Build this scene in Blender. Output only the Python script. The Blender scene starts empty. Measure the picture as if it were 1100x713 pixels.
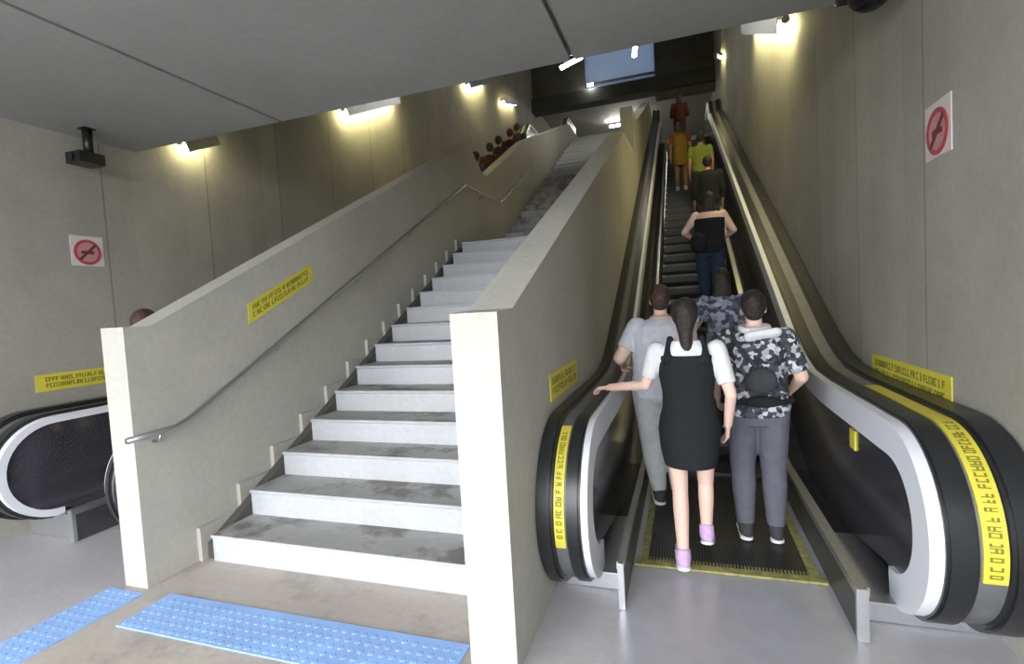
import bpy, bmesh, math, random
from mathutils import Vector, Matrix
random.seed(7)
C = bpy.context.scene.collection
PI = math.pi
sc = bpy.context.scene
sc.view_settings.view_transform = 'Standard'
sc.view_settings.look = 'None'
sc.view_settings.exposure = 0.0
sc.view_settings.gamma = 1.0
sc.view_settings.use_curve_mapping = False

# ------------------------------------------------------------------ materials
def newmat(name):
    m = bpy.data.materials.new(name); m.use_nodes = True
    nt = m.node_tree
    return m, nt, nt.nodes['Principled BSDF']

def plain(name, col, rough=.6, metal=0., spec=.5, noise=0., scale=8., bump=0.):
    m, nt, b = newmat(name)
    b.inputs['Roughness'].default_value = rough
    b.inputs['Metallic'].default_value = metal
    b.inputs['Specular IOR Level'].default_value = spec
    b.inputs['Base Color'].default_value = (*col, 1)
    if noise or bump:
        tc = nt.nodes.new('ShaderNodeTexCoord')
        n = nt.nodes.new('ShaderNodeTexNoise'); n.inputs['Scale'].default_value = scale
        n.inputs['Detail'].default_value = 6
        nt.links.new(tc.outputs['Object'], n.inputs['Vector'])
        if noise:
            r = nt.nodes.new('ShaderNodeMapRange')
            r.inputs['From Min'].default_value = .3; r.inputs['From Max'].default_value = .7
            r.inputs['To Min'].default_value = 1 - noise; r.inputs['To Max'].default_value = 1 + noise
            nt.links.new(n.outputs['Fac'], r.inputs['Value'])
            mx = nt.nodes.new('ShaderNodeVectorMath'); mx.operation = 'SCALE'
            mx.inputs[0].default_value = col
            nt.links.new(r.outputs[0], mx.inputs['Scale'])
            nt.links.new(mx.outputs[0], b.inputs['Base Color'])
        if bump:
            bp = nt.nodes.new('ShaderNodeBump'); bp.inputs['Strength'].default_value = bump
            bp.inputs['Distance'].default_value = .01
            nt.links.new(n.outputs['Fac'], bp.inputs['Height'])
            nt.links.new(bp.outputs[0], b.inputs['Normal'])
    return m

def emit(name, col, strength):
    m = bpy.data.materials.new(name); m.use_nodes = True
    nt = m.node_tree; nt.nodes.clear()
    e = nt.nodes.new('ShaderNodeEmission'); e.inputs[0].default_value = (*col, 1); e.inputs[1].default_value = strength
    o = nt.nodes.new('ShaderNodeOutputMaterial'); nt.links.new(e.outputs[0], o.inputs[0])
    return m

def concrete(name, col, seam=0, axis=1, var=.14, rough=.75, stain=0., stain_col=(.15, .13, .11), board=0.):
    """cast concrete: large and fine mottling, optional formwork seams and board marks, optional foot-worn stains"""
    m, nt, b = newmat(name)
    b.inputs['Roughness'].default_value = rough
    L = nt.links.new; N = nt.nodes.new
    tc = N('ShaderNodeTexCoord')
    n1 = N('ShaderNodeTexNoise'); n1.inputs['Scale'].default_value = .9; n1.inputs['Detail'].default_value = 8; n1.inputs['Roughness'].default_value = .65
    n2 = N('ShaderNodeTexNoise'); n2.inputs['Scale'].default_value = 22; n2.inputs['Detail'].default_value = 4
    for n in (n1, n2): L(tc.outputs['Object'], n.inputs['Vector'])
    r1 = N('ShaderNodeMapRange'); r1.inputs['From Min'].default_value = .3; r1.inputs['From Max'].default_value = .7
    r1.inputs['To Min'].default_value = 1 - var; r1.inputs['To Max'].default_value = 1 + var
    L(n1.outputs['Fac'], r1.inputs['Value'])
    r2 = N('ShaderNodeMapRange'); r2.inputs['From Min'].default_value = .3; r2.inputs['From Max'].default_value = .7
    r2.inputs['To Min'].default_value = .95; r2.inputs['To Max'].default_value = 1.05
    L(n2.outputs['Fac'], r2.inputs['Value'])
    mu = N('ShaderNodeMath'); mu.operation = 'MULTIPLY'; L(r1.outputs[0], mu.inputs[0]); L(r2.outputs[0], mu.inputs[1])
    fac = mu.outputs[0]
    sep = N('ShaderNodeSeparateXYZ'); L(tc.outputs['Object'], sep.inputs[0])
    def stripes(period, width, depth, fac):
        a = N('ShaderNodeMath'); a.operation = 'DIVIDE'; L(sep.outputs[axis], a.inputs[0]); a.inputs[1].default_value = period
        f = N('ShaderNodeMath'); f.operation = 'FRACT'; L(a.outputs[0], f.inputs[0])
        g = N('ShaderNodeMath'); g.operation = 'LESS_THAN'; L(f.outputs[0], g.inputs[0]); g.inputs[1].default_value = width / period
        h = N('ShaderNodeMath'); h.operation = 'MULTIPLY_ADD'; L(g.outputs[0], h.inputs[0]); h.inputs[1].default_value = -depth; h.inputs[2].default_value = 1
        k = N('ShaderNodeMath'); k.operation = 'MULTIPLY'; L(fac, k.inputs[0]); L(h.outputs[0], k.inputs[1])
        return k.outputs[0]
    if seam: fac = stripes(seam, .018, .35, fac)
    if board:
        # rough-sawn formwork boards: each board has a slightly different tone
        a = N('ShaderNodeMath'); a.operation = 'DIVIDE'; L(sep.outputs[axis], a.inputs[0]); a.inputs[1].default_value = board
        f = N('ShaderNodeMath'); f.operation = 'FLOOR'; L(a.outputs[0], f.inputs[0])
        w = N('ShaderNodeTexWhiteNoise'); w.noise_dimensions = '1D'; L(f.outputs[0], w.inputs['W'])
        h = N('ShaderNodeMath'); h.operation = 'MULTIPLY_ADD'; L(w.outputs['Value'], h.inputs[0]); h.inputs[1].default_value = .1; h.inputs[2].default_value = .95
        k = N('ShaderNodeMath'); k.operation = 'MULTIPLY'; L(fac, k.inputs[0]); L(h.outputs[0], k.inputs[1]); fac = k.outputs[0]
    sv = N('ShaderNodeVectorMath'); sv.operation = 'SCALE'; sv.inputs[0].default_value = col; L(fac, sv.inputs['Scale'])
    out = sv.outputs[0]
    if stain:
        n3 = N('ShaderNodeTexNoise'); n3.inputs['Scale'].default_value = 2.3; n3.inputs['Detail'].default_value = 7; n3.inputs['Roughness'].default_value = .7
        L(tc.outputs['Object'], n3.inputs['Vector'])
        r3 = N('ShaderNodeMapRange'); r3.inputs['From Min'].default_value = .5; r3.inputs['From Max'].default_value = .62
        r3.inputs['To Min'].default_value = 0; r3.inputs['To Max'].default_value = stain
        L(n3.outputs['Fac'], r3.inputs['Value'])
        mx = N('ShaderNodeMix'); mx.data_type = 'RGBA'
        L(r3.outputs[0], mx.inputs['Factor']); L(out, mx.inputs['A']); mx.inputs['B'].default_value = (*stain_col, 1)
        out = mx.outputs['Result']
    L(out, b.inputs['Base Color'])
    bp = N('ShaderNodeBump'); bp.inputs['Strength'].default_value = .25; bp.inputs['Distance'].default_value = .006
    L(n2.outputs['Fac'], bp.inputs['Height']); L(bp.outputs[0], b.inputs['Normal'])
    return m

def pattern(name, cols, scale, seed=0):
    """printed cloth: voronoi cells in a few flat colours"""
    m, nt, b = newmat(name); b.inputs['Roughness'].default_value = .9
    N = nt.nodes.new; L = nt.links.new
    tc = N('ShaderNodeTexCoord'); v = N('ShaderNodeTexVoronoi'); v.inputs['Scale'].default_value = scale
    mp = N('ShaderNodeMapping'); mp.inputs['Location'].default_value = (seed, seed * .7, 0)
    L(tc.outputs['Object'], mp.inputs[0]); L(mp.outputs[0], v.inputs['Vector'])
    s = N('ShaderNodeSeparateColor'); L(v.outputs['Color'], s.inputs[0])
    r = N('ShaderNodeValToRGB'); r.color_ramp.interpolation = 'CONSTANT'
    e = r.color_ramp.elements
    while len(e) < len(cols): e.new(.5)
    for i, c in enumerate(cols):
        e[i].position = i / len(cols); e[i].color = (*c, 1)
    L(s.outputs[0], r.inputs[0]); L(r.outputs[0], b.inputs['Base Color'])
    return m

def grooved(name, col, gcol, period, axis=0, rough=.45, metal=.6):
    m, nt, b = newmat(name); b.inputs['Roughness'].default_value = rough; b.inputs['Metallic'].default_value = metal
    N = nt.nodes.new; L = nt.links.new
    tc = N('ShaderNodeTexCoord'); sep = N('ShaderNodeSeparateXYZ'); L(tc.outputs['Object'], sep.inputs[0])
    a = N('ShaderNodeMath'); a.operation = 'DIVIDE'; L(sep.outputs[axis], a.inputs[0]); a.inputs[1].default_value = period
    f = N('ShaderNodeMath'); f.operation = 'FRACT'; L(a.outputs[0], f.inputs[0])
    g = N('ShaderNodeMath'); g.operation = 'GREATER_THAN'; L(f.outputs[0], g.inputs[0]); g.inputs[1].default_value = .5
    mx = N('ShaderNodeMix'); mx.data_type = 'RGBA'; L(g.outputs[0], mx.inputs['Factor'])
    mx.inputs['A'].default_value = (*col, 1); mx.inputs['B'].default_value = (*gcol, 1)
    L(mx.outputs['Result'], b.inputs['Base Color'])
    return m

M = {}
M['wall'] = concrete('wall_concrete', (.32, .305, .262), seam=1.22, axis=1, board=.305)
M['ceiling'] = concrete('ceiling_concrete', (.31, .31, .295), var=.08)
M['parapet'] = concrete('parapet_concrete', (.42, .408, .365), var=.10, board=0)
M['floor'] = concrete('floor_concrete', (.43, .42, .435), var=.10, rough=.38)
M['street'] = concrete('street_concrete', (.19, .185, .18), var=.1)
M['apron'] = concrete('apron_concrete', (.42, .38, .34), var=.12, rough=.6, stain=.5, stain_col=(.25, .22, .2))
M['tread'] = concrete('tread_concrete', (.36, .355, .345), var=.2, rough=.6, stain=.85, stain_col=(.12, .115, .11))
M['riser'] = concrete('riser_paint', (.43, .44, .455), var=.07, rough=.6, stain=.2, stain_col=(.35, .34, .33))
M['skirting'] = concrete('skirting_cement', (.42, .40, .36), var=.12)
M['groove'] = plain('groove_dark', (.07, .07, .065), .9)
M['blue'] = plain('tactile_blue', (.27, .45, .80), .6, noise=.12, scale=5)
M['steel'] = plain('brushed_steel', (.62, .63, .65), .32, .9, noise=.05, scale=30)
M['steel_dark'] = plain('worn_steel', (.30, .30, .31), .35, .85, noise=.1, scale=12)
M['skirt'] = plain('dark_skirt_steel', (.10, .10, .105), .35, .6, noise=.15, scale=10)
M['guide'] = plain('guide_steel', (.20, .20, .21), .5, .5, noise=.1, scale=9)
M['ring'] = plain('satin_aluminium', (.78, .80, .85), .45, .15)
M['rubber'] = plain('black_rubber', (.017, .018, .02), .33, noise=.15, scale=6)
M['panel'] = plain('smoked_panel', (.27, .26, .31), .16, .85, .5)
M['step'] = grooved('escalator_step', (.085, .085, .08), (.03, .03, .03), .018)
M['yellow_line'] = plain('yellow_edge_paint', (.27, .26, .09), .6, noise=.35, scale=25)
M['yellow'] = plain('yellow_vinyl', (.64, .57, .06), .5, noise=.05, scale=10)
M['ink'] = plain('dark_ink', (.21, .185, .02), .7)
M['white'] = plain('white_vinyl', (.62, .56, .55), .5)
M['red'] = plain('red_vinyl', (.42, .06, .08), .5)
M['pink'] = plain('faded_pink_vinyl', (.50, .25, .26), .5)
M['darkred'] = plain('dark_red_ink', (.14, .03, .035), .6)
M['black'] = plain('black_plastic', (.012, .012, .012), .35)
M['lens'] = plain('lens_glass', (.01, .01, .015), .05)
M['rail'] = plain('rail_steel', (.42, .42, .41), .3, .85)
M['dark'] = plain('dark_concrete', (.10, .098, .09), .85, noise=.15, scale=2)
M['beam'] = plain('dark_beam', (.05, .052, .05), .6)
M['skin'] = plain('skin', (.74, .51, .42), .5, spec=.3)
M['skin_tan'] = plain('skin_tan', (.42, .24, .17), .5, spec=.3)
M['hair'] = plain('dark_hair', (.016, .011, .009), .65, noise=.4, scale=45, bump=1.)
M['hair_brown'] = plain('brown_hair', (.05, .023, .015), .65, noise=.4, scale=45, bump=1.)
M['eye'] = plain('eye_dark', (.02, .015, .01), .2)
M['lamp_warm'] = emit('lamp_warm', (1., .89, .44), 62.)
M['lamp_dim'] = emit('lamp_dim', (1., .89, .46), 28.)
M['lamp_white'] = emit('lamp_white', (1., .98, .9), 85.)
M['lamp_rail'] = emit('lamp_balustrade', (1., .98, .66), .62)
# frosted sky-lit glazing
m, nt, b = newmat('frosted_glazing')
b.inputs['Base Color'].default_value = (.55, .62, .72, 1); b.inputs['Roughness'].default_value = .35
tr = nt.nodes.new('ShaderNodeBsdfTranslucent'); tr.inputs[0].default_value = (.24, .28, .34, 1)
mx = nt.nodes.new('ShaderNodeMixShader'); mx.inputs[0].default_value = .75
nt.links.new(b.outputs[0], mx.inputs[1]); nt.links.new(tr.outputs[0], mx.inputs[2])
nt.links.new(mx.outputs[0], nt.nodes['Material Output'].inputs[0]); M['glazing'] = m
def cloth(name, col, noise=.08): return plain(name, col, .9, spec=.2, noise=noise, scale=20)

# ------------------------------------------------------------------ mesh helpers
def link(name, me, mats, parent=None, smooth=False):
    o = bpy.data.objects.new(name, me); C.objects.link(o)
    for m in (mats if isinstance(mats, (list, tuple)) else [mats]): me.materials.append(m)
    if smooth:
        for p in me.polygons: p.use_smooth = True
        if smooth == 'angle': me.set_sharp_from_angle(angle=.6)
    if parent: o.parent = parent
    return o

def obj(name, bm, mats, parent=None, smooth=False, bevel=0.):
    if bevel:
        es = [e for e in bm.edges if len(e.link_faces) == 2 and e.calc_face_angle(0) > .6]
        bmesh.ops.bevel(bm, geom=es, offset=bevel, segments=2, affect='EDGES', clamp_overlap=True)
    bmesh.ops.recalc_face_normals(bm, faces=bm.faces)
    me = bpy.data.meshes.new(name); bm.to_mesh(me); bm.free()
    return link(name, me, mats, parent, smooth)

def box(bm, x0, x1, y0, y1, z0, z1, mat=0):
    vs = [bm.verts.new(p) for p in ((x0, y0, z0), (x1, y0, z0), (x1, y1, z0), (x0, y1, z0), (x0, y0, z1), (x1, y0, z1), (x1, y1, z1), (x0, y1, z1))]
    for f in ((0, 3, 2, 1), (4, 5, 6, 7), (0, 1, 5, 4), (1, 2, 6, 5), (2, 3, 7, 6), (3, 0, 4, 7)):
        bm.faces.new([vs[i] for i in f]).material_index = mat

def prism(bm, pts, x0, x1, mat=0):
    """polygon in the YZ plane extruded along X"""
    a = [bm.verts.new((x0, y, z)) for y, z in pts]; b = [bm.verts.new((x1, y, z)) for y, z in pts]
    n = len(pts)
    fs = [bm.faces.new(a), bm.faces.new(b[::-1])]
    for i in range(n): fs.append(bm.faces.new((a[i], b[i], b[(i + 1) % n], a[(i + 1) % n])))
    for f in fs: f.material_index = mat
    return fs

def offset(path, d):
    """path points moved along their inward normal (right of travel) by d"""
    out = []
    n = len(path)
    for i in range(n):
        a = Vector(path[max(i - 1, 0)]); b = Vector(path[min(i + 1, n - 1)])
        t = (b - a).normalized()
        out.append((path[i][0] + t[1] * d, path[i][1] - t[0] * d))
    return out

def band(bm, path, d0, d1, x0, x1, mat=0):
    """solid strip that follows a path in YZ, from inward offset d0 to d1 and from x0 to x1"""
    A = offset(path, d0); B = offset(path, d1)
    rings = [[bm.verts.new(p) for p in ((x0, *a), (x1, *a), (x1, *b), (x0, *b))] for a, b in zip(A, B)]
    for r, s in zip(rings, rings[1:]):
        for k in range(4): bm.faces.new((r[k], r[(k + 1) % 4], s[(k + 1) % 4], s[k])).material_index = mat
    bm.faces.new(rings[0][::-1]).material_index = mat; bm.faces.new(rings[-1]).material_index = mat

def tube(bm, pts, r, n=10):
    pts = [Vector(p) for p in pts]; rings = []
    for i, p in enumerate(pts):
        t = (pts[min(i + 1, len(pts) - 1)] - pts[max(i - 1, 0)]).normalized()
        u = t.orthogonal().normalized() if i == 0 else (u - t * u.dot(t)).normalized()
        v = t.cross(u)
        rings.append([bm.verts.new(p + (u * math.cos(2 * PI * k / n) + v * math.sin(2 * PI * k / n)) * r) for k in range(n)])
    for a, b in zip(rings, rings[1:]):
        for k in range(n): bm.faces.new((a[k], a[(k + 1) % n], b[(k + 1) % n], b[k]))
    bm.faces.new(rings[0][::-1]); bm.faces.new(rings[-1])

def empty(name, loc=(0, 0, 0), label=None, cat=None, group=None, rz=0):
    o = bpy.data.objects.new(name, None); C.objects.link(o); o.location = loc; o.rotation_euler.z = rz
    o.empty_display_size = .2
    tag(o, label, cat, group); return o
def tag(o, label=None, cat=None, group=None, kind=None):
    for k, v in (('label', label), ('category', cat), ('group', group), ('kind', kind)):
        if v: o[k] = v
    return o
def struct(name, bm, m, bevel=0.): return tag(obj(name, bm, m, bevel=bevel), kind='structure')

# ------------------------------------------------------------------ layout numbers (metres; eye at 1.7)
XL, XR = -5.5, 1.36                 # side walls
PA0, PA1 = -3.554, -3.35            # parapet between other escalator and stairs
PB0, PB1 = -1.023, -.79             # parapet between stairs and near escalator
SX0 = -3.24                         # where the steps start beside the skirting
RS, TR, Y0 = .1937, .3632, 2.675    # riser, tread, first riser
LAND_Y = Y0 + 13 * TR; LAND_Z = 14 * RS
UP_Y = 9.2
TOPZ = 7.04
CZ, CY = 3.56, 4.04                 # underside and edge of the flat ceiling
def shaft(y): return CZ + .06 + .4665 * (y - CY)

# ------------------------------------------------------------------ setting
bm = bmesh.new(); box(bm, XL - .3, XR + .3, -2.2, 21, -.3, 0); struct('floor', bm, M['floor'])
bm = bmesh.new(); box(bm, -22, 18, -26, -2.2, -.3, -.002); struct('street_paving', bm, M['street'])
bm = bmesh.new(); box(bm, PA0 + .02, PB0, 1.2, Y0 + .1, 0, .004); struct('trim_1', bm, M['apron'])
bm = bmesh.new(); box(bm, XL - .3, XL, -2.2, 32, 0, 14.5); struct('wall_left', bm, M['wall'])
bm = bmesh.new(); box(bm, XR, XR + .3, -2.2, 32, 0, 14.5); struct('wall_right', bm, M['wall'])
bm = bmesh.new()
gl = [XL, -3.56, -.745, XR]
for a, b_ in zip(gl, gl[1:]): box(bm, a + (.018 if a != XL else 0), b_ - (.018 if b_ != XR else 0), -2.2, CY, CZ, CZ + .06)
box(bm, XL, XR, -2.2, CY, CZ + .06, CZ + .3)
struct('ceiling', bm, M['ceiling'])
bm = bmesh.new()
prism(bm, [(CY - .02, shaft(CY)), (20.5, shaft(20.5)), (20.5, shaft(20.5) + .25), (CY - .02, shaft(CY) + .32)], XL, XR)
struct('ceiling_shaft', bm, M['ceiling'])
# end wall at the head of the shaft: solid with a band window, beam below it
EY = 20.5
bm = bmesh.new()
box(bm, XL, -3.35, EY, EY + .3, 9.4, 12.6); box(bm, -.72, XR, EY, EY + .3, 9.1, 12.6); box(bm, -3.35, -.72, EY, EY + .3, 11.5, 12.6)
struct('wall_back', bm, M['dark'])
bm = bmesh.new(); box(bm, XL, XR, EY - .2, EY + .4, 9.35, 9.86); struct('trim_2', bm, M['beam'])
bm = bmesh.new(); box(bm, -3.35, -.72, EY + .12, EY + .15, 9.86, 11.5); w = struct('window_1', bm, M['glazing'])
bm = bmesh.new()
for z in (9.9, 10.12): box(bm, -3.35, -.72, EY + .06, EY + .2, z - .03, z + .03)
obj('window_frame', bm, M['steel_dark'], w)
# upper concourse
bm = bmesh.new(); box(bm, PA1, PB0, 17.2, 31, 6.7, 7.0); box(bm, XL, PA1, 18.2, 31, 6.7, TOPZ); box(bm, PB0, XR, 19.0, 31, 6.7, TOPZ)
struct('floor_upper', bm, M['floor'])
bm = bmesh.new(); box(bm, XL, XR, 28, 28.3, 7, 10); struct('wall_concourse', bm, M['parapet'])
bm = bmesh.new(); box(bm, XL, XR, EY + .3, 28.3, 9.7, 9.9); struct('ceiling_concourse', bm, M['ceiling'])

# ------------------------------------------------------------------ parapets
def parapet(name, x0, x1, prof, label):
    bm = bmesh.new(); prism(bm, [(prof[0][0], 0.002)] + prof + [(prof[-1][0], 0.002)], x0, x1)
    o = obj(name, bm, M['parapet'], bevel=.008)
    return tag(o, label, 'parapet')
def lerpz(y, a, s, z): return z + s * (y - a)
pa = [(2.275, 1.70), (2.455, 1.70), (8.0, 1.70 + .485 * (8.0 - 2.455)), (8.3, 4.39), (8.72, 4.1), (8.95, 4.08), (11.6, 5.47), (16.9, 7.5), (19.4, 7.5)]
parapet('stair_parapet', PA0, PA1, pa, 'long pale concrete parapet carrying the steel handrail, stepping down at the landing')
pb = [(2.14, 1.675), (2.36, 1.685), (8.3, 1.685 + .437 * 5.94), (10.1, 4.45), (10.1, 5.3), (11.0, 5.3), (16.9, 7.75), (19.4, 7.75)]
parapet('stair_parapet', PB0, PB1, pb, 'tall concrete parapet with white end between the stairs and the crowded escalator')

# ------------------------------------------------------------------ staircase
st = empty('staircase', (-2.1, Y0, 0), 'wide concrete staircase with white risers and worn grey treads between two parapets', 'stairs')
off = Vector(st.location)
def rel(bm):
    bmesh.ops.translate(bm, verts=bm.verts, vec=-off); return bm
def step_obj(y, z, depth):
    bm = bmesh.new()
    # solid block: tread + painted riser face with a slight rounded, overhanging nose
    prism(bm, [(y, z - RS), (y, z - .03), (y - .012, z - .022), (y - .015, z - .008), (y - .008, z), (y + depth, z), (y + depth, z - RS)], SX0, PB0, 0)
    bmesh.ops.recalc_face_normals(bm, faces=bm.faces)
    for f in bm.faces:
        c = f.calc_center_median()
        if c.y < y + .01 and abs(f.normal.y) > .5 : f.material_index = 1
    rel(bm); return obj('step', bm, [M['tread'], M['riser']], st)
for i in range(13): step_obj(Y0 + i * TR, (i + 1) * RS, TR)
o = step_obj(LAND_Y, LAND_Z, UP_Y - LAND_Y); o.name = 'landing'
nu = 22
RU = (7.0 - LAND_Z) / nu; TU = (17.2 - UP_Y) / nu
for i in range(nu):
    y, z = UP_Y + i * TU, LAND_Z + (i + 1) * RU
    bm = bmesh.new(); prism(bm, [(y, z - RU), (y, z - .01), (y - .01, z), (y + TU, z), (y + TU, z - RU)], SX0, PB0)
    for f in bm.faces:
        f.normal_update()
        if i >= 11 and abs(f.normal.y) > .5 and f.calc_center_median().y < y + .02: f.material_index = 1  # shade put into colour: lower risers keep tread tone, lit upper ones get paint
    rel(bm); obj('step', bm, [M['tread'], M['riser']], st)
# solid underside
bm = bmesh.new(); prism(bm, [(Y0 + .02, .01), (LAND_Y, LAND_Z - RS), (UP_Y, LAND_Z - RS), (17.2, 7 - RS - .05), (17.2, .01)], SX0 + .01, PB0 - .01)
rel(bm); obj('base', bm, M['dark'], st)
# stepped cement skirting along the parapet, with a dark gap beside the steps
pts = [(Y0 - .03, .002)]
for i in range(14):
    pts += [(Y0 - .03 + i * TR, (i + 1) * RS + .05)]
    pts += [(Y0 - .03 + (i + 1) * TR if i < 13 else UP_Y, (i + 1) * RS + .05)]
bm = bmesh.new(); prism(bm, pts + [(UP_Y, .002)], PA1, PA1 + .035); rel(bm); obj('skirting', bm, M['skirting'], st)
bm = bmesh.new(); prism(bm, [(Y0 + .02, .002), (Y0 + .02, RS * .6), (LAND_Y, LAND_Z - .08), (UP_Y, LAND_Z - .08), (UP_Y, .002)], PA1 + .035, SX0); rel(bm); obj('gutter', bm, M['groove'], st)

# handrail
hr = empty('stair_handrail', (PA1 + .08, 2.3, 0), 'thin steel handrail running up the parapet beside the stairs', 'handrail')
hx = .0
P = [(0, -.12, 1.0), (0, .2, 1.01), (0, .3, 1.04)] + [(0, y, 1.04 + .512 * (y - .3)) for y in (1.5, 3, 4.5, 5.25)] + [(0, 5.45, 3.66), (0, 7.1, 3.67), (0, 7.25, 3.72), (0, 9.3, 4.80)]
bm = bmesh.new(); tube(bm, P, .021); obj('rail', bm, M['rail'], hr, True)
for y in (.1, 1.2, 2.4, 3.6, 4.8, 6.2, 8):
    for a, b_ in zip(P, P[1:]):
        if a[1] <= y <= b_[1]: z = a[2] + (b_[2] - a[2]) * (y - a[1]) / (b_[1] - a[1])
    bm = bmesh.new(); tube(bm, [(0, y, z), (-.02, y, z - .06), (-.078, y, z - .07)], .009, 8); obj('bracket', bm, M['rail'], hr, True)

# ------------------------------------------------------------------ tactile paving
def tactile(name, x0, x1, y0, y1, label):
    o = empty(name, ((x0 + x1) / 2, (y0 + y1) / 2, 0), label, 'tactile paving')
    w, h = (x1 - x0) / 2, (y1 - y0) / 2
    bm = bmesh.new(); box(bm, -w, w, -h, h, 0, .012); obj('base', bm, M['blue'], o)
    bm = bmesh.new(); s = .06
    nx, ny = int(2 * w / s), int(2 * h / s)
    for i in range(nx):
        for j in range(ny):
            x, y = -w + s * (i + .5), -h + s * (j + .5)
            a = [bm.verts.new((x + .019 * math.cos(k * PI / 3), y + .019 * math.sin(k * PI / 3), .012)) for k in range(6)]
            b_ = [bm.verts.new((x + .012 * math.cos(k * PI / 3), y + .012 * math.sin(k * PI / 3), .0145)) for k in range(6)]
            for k in range(6): bm.faces.new((a[k], a[(k + 1) % 6], b_[(k + 1) % 6], b_[k]))
            bm.faces.new(b_)
    d = obj('dome_pattern', bm, M['blue'], o); d['kind'] = 'stuff'
tactile('tactile_strip', -3.13, -1.08, 1.93, 2.26, 'wide blue tactile strip lying across the foot of the stairs')
tactile('tactile_strip', -3.62, -3.31, .6, 2.22, 'blue tactile strip running towards the viewer from the left parapet end')

# ------------------------------------------------------------------ escalators
STEP_D = .4
def step_z(i):
    return .012 if i <= 3 else (.08 if i == 4 else min(.24 + .2 * (i - 5), TOPZ))
def arc(c, r, a0, a1, n): return [(c[0] + r * math.cos(math.radians(a0 + (a1 - a0) * k / n)), c[1] + r * math.sin(math.radians(a0 + (a1 - a0) * k / n))) for k in range(n + 1)]
def rail_path(ny=2.55, sh=0., R=.48, top=1.02):
    cy, cz = ny + R, top - R
    p = [(cy + .8, cz - R)] + arc((cy, cz), R, 270, 90, 22)      # round the newel, from below, over the top
    q = [(4.3, cz + R), (4.75, cz + R + .02), (5.1, cz + R + .1), (5.5, cz + R + .26)]
    q += [(y, cz + R + .26 + .5 * (y - 5.5)) for y in (7, 9, 11, 13, 15, 17)]
    e = cz + R + .26 + .5 * 11.5
    q += [(17.6, e + .29), (18.1, e + .46), (18.7, TOPZ + 1.02), (20.0, TOPZ + 1.02)]
    return p + [(y - sh, z) for y, z in q]
def deck_z(y, sh=0.):
    y += sh
    if y < 4.7: return .25
    if y < 5.3: return .25 + .5 * (y - 4.7) ** 2 / 1.2
    return min(.25 + .15 + .5 * (y - 5.3), TOPZ + .2)

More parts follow.
